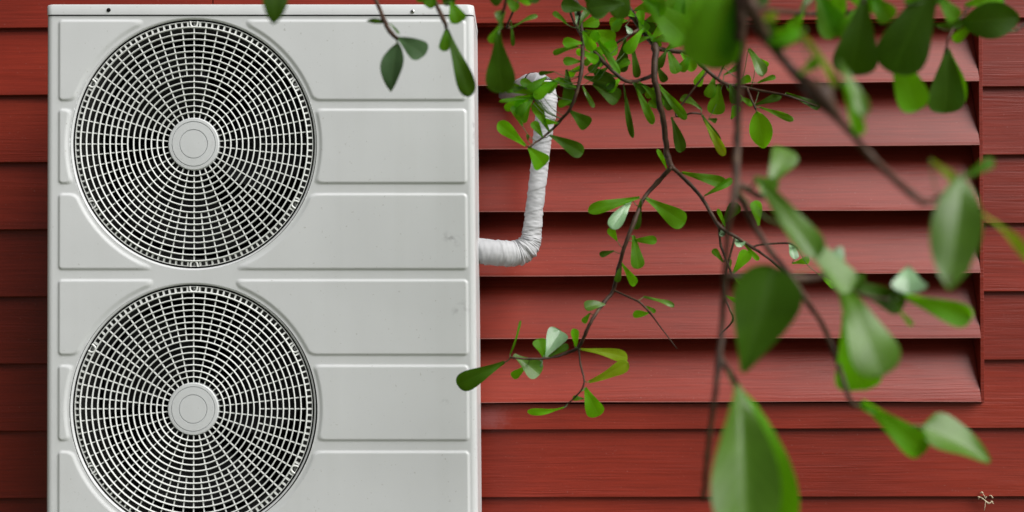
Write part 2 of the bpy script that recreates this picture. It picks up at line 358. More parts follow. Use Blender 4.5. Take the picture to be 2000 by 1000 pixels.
for k in range(6):
    mb = vane_mesh()
    ph = random.uniform(0, 9)
    for q in mb.v:      # boards are never dead straight
        q.z += 0.0011*math.sin(q.x*3.1+ph)+0.0006*math.sin(q.x*9+ph*2)
    o = link('slat', slat_mesh(mb), louvre, (0, -0.012, k*VP))
# head slat behind the board above
mb = vane_mesh(); link('slat', mesh('slat', mb.v, mb.f, M_RED), louvre, (0, 0.02, 6*VP-0.004))

# ------------------------------------------------------------------ outdoor unit
D0 = 3.0
ub = CAM+FW*D0+RT*((514-1000)/S)+UP*(490/S-1.345)
UM = Matrix(((RT.x, FW.x, UP.x, ub.x), (RT.y, FW.y, UP.y, ub.y), (RT.z, FW.z, UP.z, ub.z), (0, 0, 0, 1)))
unit = empty('air_conditioner_unit', None, UM)
tag(unit, 'tall white outdoor air conditioner with two round fan grilles against the red wall', 'air conditioner')
def warp(px, py):
    t = py/1000.0
    if px > 378: return px + 9.0*t*(px-378)/560
    return px - 2.0*t*(378-px)/290
Q = 1.03; RH = 240.0
FANS = [(378, 281), (377, 799)]
PADROWS = [(38, 198), (212, 360), (377, 528), (545, 695), (712, 862), (880, 1031), (1052, 1212)]
def smax(a, b, k):
    h = max(k-abs(a-b), 0)/k; return max(a, b)+h*h*k*0.25
def pad_sdf(px, py):
    """signed distance in px to the nearest raised pad and which one"""
    best = 1e9; bi = -1
    for ri, (a, b_) in enumerate(PADROWS):
        for side in (0, 1):
            if ri == 6:
                if side: continue
                x0, x1 = 114, 910
            else:
                x0, x1 = ((114, 378) if side == 0 else (378, 910))
            cx, cy = (x0+x1)/2, (a+b_)/2; hx, hy = (x1-x0)/2, (b_-a)/2; r = 9
            qx, qy = abs(px-cx)-hx+r, abs(py-cy)-hy+r
            d = math.hypot(max(qx, 0), max(qy, 0))+min(max(qx, qy), 0)-r
            if ri < 6:
                d = smax(d, (98 if ri == 0 else 79 if ri in (2, 3, 5) else 0)-abs(px-380), 10)
                for (fx, fy) in FANS:
                    rr = math.hypot(px-fx, (py-fy)/1.035)
                    d = smax(d, (244.2-rr)*.7, 10)
            if d < best: best = d; bi = ri*2+side
    return best, bi
def fan_r(px, py):
    m = 1e9
    for (fx, fy) in FANS: m = min(m, math.hypot(px-fx, (py-fy)/Q))
    return m
XE = 925.0
RC = 13.0     # rounded vertical corner, px
xs = []
for k in range(9): xs.append(90+RC*(1-math.cos(math.pi/2*k/8)))
x = 90+RC+2.0
while x < XE-RC-1.5: xs.append(x); x += 1.6
for k in range(9): xs.append(XE-RC+RC*math.sin(math.pi/2*k/8))
PY1 = 1240
ys = [31.0+1.6*i for i in range(int((PY1-31)/1.6)+1)]
nx, ny = len(xs), len(ys)
V = []; isd = []
for py in ys:
    for px in xs:
        y = 0.0
        e = min(px-90, XE-px)
        if e < RC: y = (RC-math.sqrt(max(RC*RC-(RC-e)**2, 0)))/S
        d, bi = pad_sdf(px, py)
        t = min(max((0.8-d)/6.0, 0), 1); hgt = t*t*(3-2*t)*0.0030
        rr = fan_r(px, py)
        sx_, sy_ = px, py
        if RH-2.1 < rr < RH+1.2:       # snap the hole's edge onto the circle
            for (fx, fy) in FANS:
                r1 = math.hypot(px-fx, (py-fy)/Q)
                if abs(r1-rr) < 1e-6:
                    s_ = RH/r1; sx_ = fx+(px-fx)*s_; sy_ = fy+(py-fy)*s_; rr = RH
        roll = 0.0
        
        V.append((ux(warp(sx_, sy_)), y-hgt+roll, uz(sy_))); isd.append((bi if d < 2.5 else -1, rr))
F = {}
for j in range(ny-1):
    for i in range(nx-1):
        q = (j*nx+i, (j+1)*nx+i, (j+1)*nx+i+1, j*nx+i+1)
        rs = [isd[k][1] for k in q]
        if min(rs) < RH-0.05: continue
        ids = [isd[k][0] for k in q]; key = max(ids)
        F.setdefault(key, []).append(q)
def submesh(faces, mat, name):
    mp = {}; v = []; f = []
    for q in faces:
        r = []
        for k in q:
            if k not in mp: mp[k] = len(v); v.append(V[k])
            r.append(mp[k])
        f.append(tuple(r))
    me = mesh(name, v, f, mat, True); return me
fp = link('front_panel', submesh(F[-1], M_WHITE, 'front_panel'), unit)
for k in sorted(F):
    if k >= 0: link('raised_panel', submesh(F[k], M_PAD, 'raised_panel'), unit)
# rolled lip of each opening
for (fx, fy) in FANS:
    mb = MB()
    prof = [(RH/S, 0.0), ((RH-2.2)/S, 0.0006), ((RH-3.4)/S, 0.0022), ((RH-3.9)/S, 0.006), ((RH-3.9)/S, 0.03)]
    mb.lathe(prof, 160)
    for q in mb.v: q.z = q.z*Q+uz(fy); q.x = q.x+ux(warp(fx, fy))
    mb.build('opening_lip', M_WHITE, unit, True)
# casing behind the front: sides, back, top, bottom
UD = 0.33
def xr(py): return ux(warp(XE, py))
def xl(py): return ux(warp(90, py))
mb = MB(); c = 13/S
for (fx_, sgn) in ((xl, 1), (xr, -1)):
    a, b_ = fx_(31), fx_(PY1)
    v = [(a, c, uz(31)), (b_, c, uz(PY1)), (b_, UD, uz(PY1)), (a, UD, uz(31)), (a+sgn*.003, c, uz(31)), (b_+sgn*.003, c, uz(PY1)), (b_+sgn*.003, UD, uz(PY1)), (a+sgn*.003, UD, uz(31))]
    mb.add(v, [(0, 1, 2, 3), (4, 7, 6, 5), (0, 4, 5, 1), (3, 2, 6, 7)])
mb.box(xl(PY1)+.004, xr(33)-.004, UD-.004, UD, uz(PY1), uz(33)); mb.build('casing', M_WHITE, unit)
MB().box(xl(PY1)-.001, xr(PY1)+.001, 0.004, UD+.001, uz(PY1)-.012, uz(PY1)-.001, .003).build('base_pan', M_WHITE, unit)
mb = MB(); mb.box(xl(PY1)+.03, xr(PY1)-.03, 0.215, 0.225, uz(PY1)+.01, uz(40)); mb.box(ux(700), ux(708), 0.02, 0.215, uz(PY1)+.01, uz(40)); mb.box(xl(PY1)+.006, xl(PY1)+.012, 0.02, 0.215, uz(PY1)+.01, uz(40))
mb.build('coil', M_DARK, unit)
# lid: shallow pressed cap with rounded ends
mb = MB(); zt, zb_ = uz(8.5), uz(29)
def lidring(inset, z, yoff):
    r = 14/S; a0, b0 = xl(20)-.0005+inset, xr(20)+.0005-inset; f0, k0 = -0.003+yoff, UD+.004-yoff
    pts = []
    for (cx, cy, s) in ((a0+r, f0+r, 180), (b0-r, f0+r, 270), (b0-r, k0-r, 0), (a0+r, k0-r, 90)):
        for k in range(7):
            an = math.radians(s+90*k/6); pts.append((cx+r*math.cos(an), cy+r*math.sin(an), z))
    return pts
rings = [lidring(.004, zb_+.0005, .004), lidring(0, zb_, 0), lidring(0, zb_+.001, 0), lidring(0, zt-.004, 0), lidring(.0012, zt-.0013, .0012), lidring(.004, zt, .004)]
v = [p for r in rings for p in r]; m = len(rings[0]); f = []
for j in range(len(rings)-1):
    for q in range(m): f.append((j*m+q, j*m+(q+1) % m, (j+1)*m+(q+1) % m, (j+1)*m+q))
f.append(tuple((len(rings)-1)*m+q for q in range(m)))
lid = mb.add(v, f).build('lid', M_WHITE, unit, True, 40)
for (px, py, mt) in ((213, 20, M_DARK), (806, 23, M_STEEL)):
    mb = MB(); mb.lathe([(0.0, -0.0025), (0.0022, -0.0024), (0.0040, -0.0014), (0.0045, 0.0)], 16)
    o = mb.build('screw', mt, lid, True); o.location = (ux(px), -0.003, uz(py))
    MB().lathe([(0.0, -0.0028), (0.0017, -0.0028), (0.0017, -0.002)], 6).build('socket', M_DARK, unit).location = (ux(px), -0.003, uz(py))
# dark seam under the lid
MB().box(xl(30)+.006, xr(30)-.006, 0.006, 0.02, uz(32.5), uz(28)).build('seam', M_DARK, unit)

# fans and grilles
def spoke_mesh(r0, r1):
    mb = MB(); wd = 1.15/S; h = 0.0055
    v = []
    for r in (r0, r1):
        for (x_, y_) in ((-wd*.7, 0.004), (-wd, 0.0052), (-wd*.8, 0.004+h), (wd*.8, 0.004+h), (wd, 0.0052), (wd*.7, 0.004)): v.append((x_, y_, r))
    f = [(q, q+6, (q+1) % 6+6, (q+1) % 6) for q in range(6)]; f += [tuple(range(6)), tuple(range(11, 5, -1))]
    return mesh('spoke', mb.add(v, f).v, mb.f, M_GRILLE)
SP_FULL = spoke_mesh(48/S, 222/S); SP_HALF = spoke_mesh(130/S, 222/S)
for (fx, fy) in FANS:
    cx, cz = ux(warp(fx, fy)), uz(fy)
    mb = MB()
    # toothed rim: thin outer hoop and 120 short bars
    mb.lathe([(231.5/S, 0.0055), (231.9/S, 0.0045), (232.7/S, 0.0047), (233.0/S, 0.014), (231.7/S, 0.014), (231.5/S, 0.0055)], 160)
    for k in range(120):
        a = math.radians(90+3*k); ca, sa = math.cos(a), math.sin(a)
        if k % 20 in (0,): continue
        w_ = 1.5/S
        v = []
        for (r, yo) in ((222/S, 0.0035), (232/S, 0.005)):
            for (t_, y_) in ((-w_, yo), (w_, yo), (w_, yo+.009), (-w_, yo+.009)):
                v.append((ca*r-sa*t_, y_, sa*r+ca*t_))
        mb.add(v, [(0, 1, 5, 4), (1, 2, 6, 5), (2, 3, 7, 6), (3, 0, 4, 7)])
    # six U-shaped screw bosses
    for k in range(6):
        a = math.radians(90+60*k); ca, sa = math.cos(a), math.sin(a)
        pts = []
        for (t_, r) in [(-7.2, 236), (-6.8, 232)]+[(-6.6*math.cos(math.pi*q/8), 231.5-6.4*math.sin(math.pi*q/8)) for q in range(1, 8)]+[(6.8, 232), (7.2, 236)]:
            r /= S; t_ /= S; pts.append(Vector((ca*(r-3/S)-sa*t_, 0.004, sa*(r-3/S)+ca*t_)))
        mb.tube(pts, 1.9/S, 8)
    g = mb.build('fan_grille', M_GRILLE, unit, True, 35); g.location = (cx, 0, cz); g.scale = (1, 1, Q)
    ring0 = None
    for k in range(1, 16):
        R = (49+(222-49)/15.0*k)/S
        MB().torus(R, (1.45 if k < 15 else 1.6)/S, 0.0042, 128, 8, 0.0050).build('ring', M_GRILLE, g, True)
    for k in range(60):
        o = link('spoke', SP_FULL if k % 2 == 0 else SP_HALF, g); o.rotation_euler = (0, math.radians(6*k), 0)
    hub = MB().lathe([(0.0, -0.0008), (26.2/S, -0.0004), (26.7/S, 0.0022), (27.4/S, 0.0022), (27.9/S, -0.0004), (41.4/S, 0.0), (42.0/S, 0.0028), (42.7/S, 0.0028), (43.2/S, 0.0002), (48.2/S, 0.0006), (49.6/S, 0.002), (50/S, 0.005), (50/S, 0.016)], 96).build('hub_cap', M_HUB, g, True, 35)
    for k in range(6):
        a = math.radians(90+60*k)
        o = MB().lathe([(0.0, 0.004), (3.2/S, 0.0045), (3.4/S, 0.010)], 12).build('screw', M_STEEL, g, True); o.location = (math.cos(a)*228/S, 0.004, math.sin(a)*228/S)
    # recessed flange, duct and fan
    o = MB().lathe([(236.0/S, 0.0045), (233.2/S, 0.0065), (233.2/S, 0.02)], 160).build('shadow_gap', M_DARK, g, True)  # near-black ring painting in the shadow gap round the grille rim
    mb = MB(); mb.lathe([(240/S, 0.028), (222/S, 0.028), (219/S, 0.034), (217/S, 0.06), (217/S, 0.14), (228/S, 0.18)], 96)
    o = mb.build('fan_duct', M_DUCT, unit, True, 50); o.location = (cx, 0, cz); o.scale = (1, 1, Q)
    fan = MB().lathe([(0, 0.05), (40/S, 0.052), (48/S, 0.06), (50/S, 0.13)], 48).build('fan', M_BLADE, unit, True, 50); fan.location = (cx, 0, cz)
    rot0 = random.uniform(0, 2)
    for k in range(3):
        v = []; f = []; nr, na = 8, 10
        for i in range(nr+1):
            r = (46+(208-46)*i/nr)/S; sweep = 0.5*(i/nr)**1.3; wdt = 1.15+0.35*math.sin(math.pi*i/nr)
            for j in range(na+1):
                t = j/na; a = rot0+k*2*math.pi/3+sweep+wdt*(t-0.5)
                v.append((r*math.cos(a), 0.06+0.065*t+0.008*math.sin(math.pi*t), r*math.sin(a)))
        for i in range(nr):
            for j in range(na): f.append((i*(na+1)+j, i*(na+1)+j+1, (i+1)*(na+1)+j+1, (i+1)*(na+1)+j))
        link('blade', mesh('blade', v, f, M_BLADE, True), fan)
# feet and slab below the frame
for px in (180, 850):
    MB().box(ux(px)-.03, ux(px)+.03, -0.02, UD+.02, -0.045, -0.012+uz(PY1), .003).build('foot', M_WHITE, unit)
gz = ub.z-0.045
slab = MB().box(-0.62, 0.62, -0.12, 0.45, 0.0, gz-0.003, .01).build('plinth', M_CONC)
slab.location = (ub.x+.02, ub.y+.02, 0.001); tag(slab, 'concrete plinth under the white air conditioner', 'plinth')

# ------------------------------------------------------------------ wrapped pipe
def tape_mat():
    m, n, b = newmat('white_wrap_tape'); L = n.links.new; g = N(n, 'ShaderNodeTexCoord')
    no = N(n, 'ShaderNodeTexNoise', Scale=14.0, Detail=5.0); L(g.outputs['Object'], no.inputs['Vector'])
    cr = ramp(n, [(0.3, (0.34, 0.345, 0.36)), (0.7, (0.49, 0.495, 0.51))]); L(no.outputs['Fac'], cr.inputs[0]); L(cr.outputs[0], b.inputs['Base Color'])
    n2 = N(n, 'ShaderNodeTexNoise', Scale=40.0, Detail=4.0, Distortion=1.5); mp = N(n, 'ShaderNodeMapping'); mp.inputs['Scale'].default_value = (0.6, 1, 2.2); L(g.outputs['Object'], mp.inputs[0]); L(mp.outputs[0], n2.inputs['Vector'])
    bp = N(n, 'ShaderNodeBump', Strength=0.2, Distance=0.003); L(n2.outputs['Fac'], bp.inputs['Height']); L(bp.outputs[0], b.inputs['Normal'])
    b.inputs['Roughness'].default_value = .62; b.inputs['Specular IOR Level'].default_value = .3; return m
M_TAPE = tape_mat()
YP = 0.30
def pp(px, py, y): return aty(px, py, y)
P = [pp(900, 489, .27), pp(940, 491, .27), pp(985, 495, .28), pp(1012, 494, .29), pp(1030, 482, .295), pp(1038, 462, .30), pp(1042, 425, .30), pp(1047, 380, .30), pp(1053, 330, .30), pp(1058, 280, .30), pp(1064, 235, .30), pp(1068, 200, .305), pp(1064, 172, .315), pp(1048, 160, .345), pp(1020, 168, .40), pp(992, 185, .47), pp(975, 196, .53), pp(965, 200, .62)]
R0 = [26, 26, 26, 25, 24, 20, 18, 17.5, 17.5, 18.5, 20, 21, 20, 19, 18, 18, 18, 18]
PS = 30; sp_ = smooth_path(P, PS); rad = []
for i in range(len(sp_)):
    a = min(i/PS, len(R0)-1.001); k = int(a); rad.append((R0[k]*(1-a+k)+R0[k+1]*(a-k))*.95/840.0)
rnd = [random.uniform(0.55, 1) for _ in range(400)]
def mk(i, r):
    i = i*10.0/PS
    s_ = i*0.0068
    def fn(_i, an):
        w1 = ((i/9.0 - an/(2*math.pi)) % 1.0)                     # spiral overlap of the tape
        step = 0.0016*(1-w1)**2
        wr = 0.0011*abs(noise.noise(Vector((i*1.6+an*.8, math.cos(an)*.8, math.sin(an)*.8))))+0.0014*noise.noise(Vector((i*0.33, math.cos(an)*1.1, math.sin(an)*1.1)))+0.0012*noise.noise(Vector((i*0.9, math.cos(an)*1.5+7, math.sin(an)*1.5)))
        bend = 1.0 if not (28 < i < 52) else 2.1
        return r*1.0+step+wr*bend
    return fn
pipe_o = sp_[0].copy()
mb = MB(); mb.tube(sp_, [mk(i, r) for i, r in enumerate(rad)], 36)
pipe = mb.build('wrapped_pipe', M_TAPE, None, True, 60, org=sp_[3*PS]); tag(pipe, 'pipe wrapped in white tape bending up beside the white unit', 'pipe')
for (i, w_) in ((int(12.1*PS), .0022), (int(13.3*PS), .0022)):
    c_ = sp_[i]; t = (sp_[i+1]-sp_[i-1]).normalized()
    mb = MB(); mb.tube([c_-t*w_, c_+t*w_], rad[i]+.0022, 20); mb.build('cable_tie', M_DARK, pipe, False, None).location = -sp_[3*PS]

# ------------------------------------------------------------------ tree
M_BARK = None
def bark():
    m, n, b = newmat('twig_bark'); L = n.links.new; g = N(n, 'ShaderNodeTexCoord')
    no = N(n, 'ShaderNodeTexNoise', Scale=60.0, Detail=5.0); L(g.outputs['Object'], no.inputs['Vector'])
    cr = ramp(n, [(0.35, (0.032, 0.015, 0.009)), (0.6, (0.070, 0.038, 0.022)), (0.8, (0.14, 0.09, 0.05))]); L(no.outputs['Fac'], cr.inputs[0]); L(cr.outputs[0], b.inputs['Base Color'])
    bp = N(n, 'ShaderNodeBump', Strength=0.6, Distance=0.001); L(no.outputs['Fac'], bp.inputs['Height']); L(bp.outputs[0], b.inputs['Normal']); b.inputs['Roughness'].default_value = .6; b.inputs['Specular IOR Level'].default_value = .3; return m
M_BARK = bark()
LM = {  # unlit, backlit and sheen tones are put into the d, b, p, w colours
 'd': leafmat('leaf_dark_green', (0.026, 0.072, 0.002), (0.036, 0.092, 0.005), .26, .52, (0.12, 0.32, 0.002)),
 'm': leafmat('leaf_green', (0.058, 0.185, 0.003), (0.075, 0.22, 0.008), .42, .48, (0.20, 0.58, 0.003)),
 'b': leafmat('leaf_backlit_green', (0.098, 0.33, 0.003), (0.125, 0.37, 0.012), .52, .5, (0.26, 0.84, 0.006)),
 'p': leafmat('leaf_sheen_green', (0.080, 0.180, 0.012), (0.105, 0.21, 0.025), .32, .38, (0.18, 0.52, 0.015)),
 'w': leafmat('leaf_pale_sheen', (0.20, 0.34, 0.18), (0.22, 0.36, 0.2), .2, .22, (0.2, 0.45, 0.15)),
 'g': leafmat('leaf_grey_green', (0.050, 0.098, 0.042), (0.065, 0.12, 0.05), .25, .42, (0.10, 0.26, 0.05)),
 'y': leafmat('leaf_yellowing', (0.17, 0.26, 0.008), (0.2, 0.3, 0.02), .5, .5, (0.40, 0.66, 0.01)),
}
M_STALK = plain('leaf_stalk', (0.07, 0.13, 0.03), .5)
BR = {   # name: (distance from camera, [(px, py, radius px)...])
 'A':  (2.66, [(1205, -45, 7), (1215, -10, 7), (1235, 30, 7), (1262, 66, 7), (1280, 95, 7), (1278, 145, 6.5), (1290, 210, 6), (1300, 270, 6), (1304, 305, 6), (1312, 326, 6)]),
 'A1': (2.66, [(1312, 326, 5), (1285, 355, 4.8), (1257, 388, 4.6), (1240, 430, 4.5), (1222, 475, 4.3), (1208, 525, 4.2), (1198, 567, 4.2), (1180, 590, 4), (1160, 618, 3.8), (1145, 648, 3.6), (1130, 678, 3.5), (1105, 690, 3), (1078, 698, 2.6), (1035, 701, 2.2), (997, 698, 2.2)]),
 'A1a': (2.66, [(1130, 678, 2.4), (1134, 712, 2), (1141, 748, 2), (1126, 773, 1.6), (1100, 796, 1.2)]),
 'A1b': (2.66, [(1198, 567, 2.4), (1228, 580, 2.2), (1250, 591, 2.4), (1270, 612, 2), (1285, 632, 1.6), (1322, 681, 1.0)]),
 'A2': (2.66, [(1312, 326, 4.6), (1345, 357, 4), (1373, 390, 4), (1404, 441, 4), (1436, 462, 3.6), (1468, 482, 3.2), (1500, 504, 2.6), (1530, 530, 2)]),
 'A2c': (2.66, [(1466, 481, 2.4), (1492, 477, 2), (1540, 475, 2.4), (1558, 486, 1.6)]),
 'A2b': (2.66, [(1403, 441, 3), (1408, 480, 2.6), (1422, 516, 2.2), (1429, 535, 2)]),
 'A2d': (2.66, [(1412, 500, 2.4), (1413, 560, 2.4), (1424, 600, 2), (1431, 626, 2), (1405, 655, 1.5)]),
 'A3': (2.66, [(1280, 95, 5), (1310, 99, 4.6), (1344, 105, 4.4), (1368, 126, 4), (1392, 147, 3.8), (1418, 164, 3.6), (1452, 170, 3), (1490, 178, 2.4), (1530, 185, 2), (1562, 195, 1.6), (1600, 209, 1.2)]),
 'A3a': (2.66, [(1300, 227, 2.2), (1320, 222, 2), (1350, 221, 2), (1369, 222, 2.2)]),
 'A3b': (2.66, [(1458, 171, 2.4), (1466, 190, 2.2), (1476, 213, 2.4)]),
 'A3c': (2.66, [(1404, 155, 2), (1412, 132, 1.8), (1420, 118, 1.4)]),
 'B':  (2.60, [(1112, -30, 5), (1128, 8, 4.6), (1133, 45, 4.5), (1138, 82, 4.3), (1134, 148, 4), (1117, 206, 3.6), (1092, 238, 3), (1071, 260, 2.6), (1048, 277, 2), (1032, 287, 1.8)]),
 'C':  (2.66, [(1112, 20, 2.4), (1124, 48, 3), (1145, 82, 3.4), (1180, 122, 3.6), (1212, 152, 4), (1232, 160, 4), (1255, 155, 4), (1278, 150, 4)]),
 'C2': (2.72, [(1106, 144, 2), (1152, 114, 2.4), (1204, 84, 2.6), (1240, 62, 3), (1262, 50, 3)]),
 'D':  (2.10, [(718, -45, 4), (735, 0, 4), (750, 38, 4.6), (762, 62, 5), (775, 75, 4)]),
 'E':  (2.10, [(842, -35, 4), (852, 8, 4.6), (866, 38, 4.6), (872, 55, 3.4)]),
 'E2': (2.10, [(1000, -40, 3), (989, -5, 3), (982, 28, 3), (975, 58, 3)]),
 'E3': (2.45, [(1020, -30, 2.4), (1003, 20, 2.4), (990, 52, 2), (1000, 54, 1.6)]),
 'T1': (1.70, [(538, -110, 4), (537, -60, 3.5)]),
 'F':  (1.45, [(1452, -60, 20), (1450, 0, 18), (1447, 70, 11), (1442, 175, 9), (1440, 270, 8.5), (1438, 345, 9.5), (1430, 400, 7.5), (1420, 460, 7), (1414, 586, 6.5), (1410, 640, 7), (1404, 710, 7.5), (1394, 790, 6), (1382, 890, 6), (1374, 975, 6)]),
 'F1': (1.45, [(1438, 360, 8), (1460, 370, 8), (1485, 384, 7), (1500, 378, 4)]),
 'F2': (1.50, [(1442, 365, 9), (1456, 405, 7.5), (1476, 445, 7), (1506, 492, 7), (1540, 535, 7.5), (1570, 579, 6.5), (1596, 618, 6), (1614, 650, 6), (1634, 702, 5.5), (1648, 745, 5.5), (1664, 788, 6), (1684, 790, 3.5)]),
 'F3': (1.50, [(1540, 535, 8), (1575, 545, 8), (1610, 538, 7), (1636, 548, 5), (1680, 575, 4), (1735, 585, 3.5)]),
 'F4': (1.45, [(1404, 700, 8), (1425, 728, 7), (1443, 752, 5)]),
 'G':  (1.25, [(1464, -50, 20), (1468, 15, 18), (1497, 72, 12), (1540, 128, 11), (1575, 163, 15), (1604, 186, 27), (1632, 226, 9), (1665, 262, 8), (1700, 304, 8), (1740, 343, 8), (1778, 376, 8), (1808, 396, 7), (1850, 372, 4), (1880, 340, 4)]),
 'G1': (1.25, [(1600, 184, 10), (1625, 172, 8), (1640, 160, 5)]),
 'H':  (1.70, [(1500, 12, 5), (1560, 25, 5), (1640, 28, 5), (1700, 5, 5), (1750, -50, 5)]),
 'H1': (1.60, [(1680, -60, 5), (1685, -20, 4.5), (1687, 5, 4)]),
 'H2': (1.60, [(1870, -90, 5), (1855, -40, 4), (1850, -20, 3)]),
 'H3': (1.90, [(1950, -60, 4), (1905, 0, 3), (1870, 45, 2.6), (1852, 75, 2.4), (1849, 96, 2)]),
 'H4': (1.90, [(2060, 10, 4), (2000, 48, 3.5), (1985, 60, 3)]),
 'J':  (2.35, [(1345, -60, 4), (1330, -10, 4), (1322, 5, 3.5), (1316, 12, 3)]),
}
TREE0 = Vector((2.35, -0.95, 0))
tree = empty('tree', TREE0); tag(tree, 'leafy green tree with brown twigs hanging in front of the louvre and the unit', 'tree')
def tpart(mb, name, mat, parent=tree, org=TREE0, sm=True): 
    mb.v = [q-org for q in mb.v]; return link(name, mesh(name, mb.v, mb.f, mat, sm), parent)
limb_pts = [Vector((2.30, -0.98, 1.35)), Vector((1.95, -1.0, 1.75)), Vector((1.45, -1.05, 2.02)), Vector((0.9, -1.0, 2.12)), Vector((0.35, -0.95, 2.08)), Vector((-0.15, -1.0, 2.0)), Vector((-0.6, -1.15, 1.92))]
limb2 = [Vector((1.45, -1.05, 2.02)), Vector((1.1, -1.4, 2.1)), Vector((0.6, -1.7, 2.05)), Vector((0.1, -1.75, 1.95))]
mb = MB(); tp = smooth_path([Vector((2.35, -0.95, -0.05)), Vector((2.37, -0.93, .35)), Vector((2.33, -0.97, .9)), Vector((2.30, -0.98, 1.35)), Vector((2.36, -0.9, 1.9)), Vector((2.5, -0.7, 2.5)), Vector((2.55, -0.6, 3.0))], 5)
tpart(mb.tube(tp, [0.075*(1-0.7*i/len(tp)) + (0.03 if i < 3 else 0) for i in range(len(tp))], 14), 'trunk', M_BARK)
LIMBS = []
for lp, r0 in ((limb_pts, .034), (limb2, .02)):
    q = smooth_path(lp, 6); LIMBS += q
    tpart(MB().tube(q, [r0*(1-0.75*i/len(q)) for i in range(len(q))], 10), 'limb', M_BARK)
ROOT = {'A', 'B', 'D', 'E', 'E2', 'E3', 'T1', 'F', 'G', 'H', 'H1', 'H2', 'H3', 'H4', 'J'}
BPATH = {}; BOBJ = {}
FRAY = {'D', 'E'}
for k, (D, pts) in BR.items():
    P = [at(x, y, D + 0.02*math.sin(i*1.3+len(k)*2+ord(k[0]))*(1 if i not in (0,) or k in ROOT else 0)) for i, (x, y, r) in enumerate(pts)]
    if len(k) > 1 and k[1].isdigit() and k not in ROOT:      # start exactly on the parent twig
        par = k[:-1] if k[:-1] in BPATH else k[0]
        q = min(BPATH[par][0], key=lambda w_: ((w_-CAM).normalized()-(P[0]-CAM).normalized()).length)
        P[0] = q.copy()
    if k == 'C': P[-1] = min(BPATH['A'][0], key=lambda w_: ((w_-CAM).normalized()-(P[-1]-CAM).normalized()).length).copy()
    if k == 'H': P[0] = min([at(1464, 15, 1.25)], key=lambda w_: 0).copy()
    Rr = [(.86 if k[0] in 'FGH' else .93)*r/FPX*D for (_, _, r) in pts]
    if k in ROOT and k != 'H':
        up = min(LIMBS, key=lambda w_: (w_-P[0]-Vector((0.15, 0, .3))).length)
        d = up-P[0]
        P = [up, P[0]+d*.6+Vector((0, 0, .05)), P[0]+d*.25+Vector((0, 0, .02))]+P; Rr = [Rr[0]*1.6, Rr[0]*1.4, Rr[0]*1.15]+Rr
    q = smooth_path(P, 5); rr = []
    for i in range(len(q)):
        a = min(i/5, len(Rr)-1.001); j = int(a); r = Rr[j]*(1-a+j)+Rr[j+1]*(a-j)
        node = 1.22 if (i % 5 == 0 and (i//5) % 2 == 1) else 1.0
        rr.append(r*node*(1+.06*random.uniform(-1, 1)))
    q = [p+Vector((random.uniform(-1, 1), 0, random.uniform(-1, 1)))*min(rr)*.25 if 0 < i < len(q)-1 else p for i, p in enumerate(q)]
    BPATH[k] = (q, D)
    org = q[0].copy()
    mb = MB().tube(q, rr, 10); mb.v = [w_-org for w_ in mb.v]
    BOBJ[k] = (link('branch', mesh('branch', mb.v, mb.f, M_BARK, True), tree, org-TREE0), org)

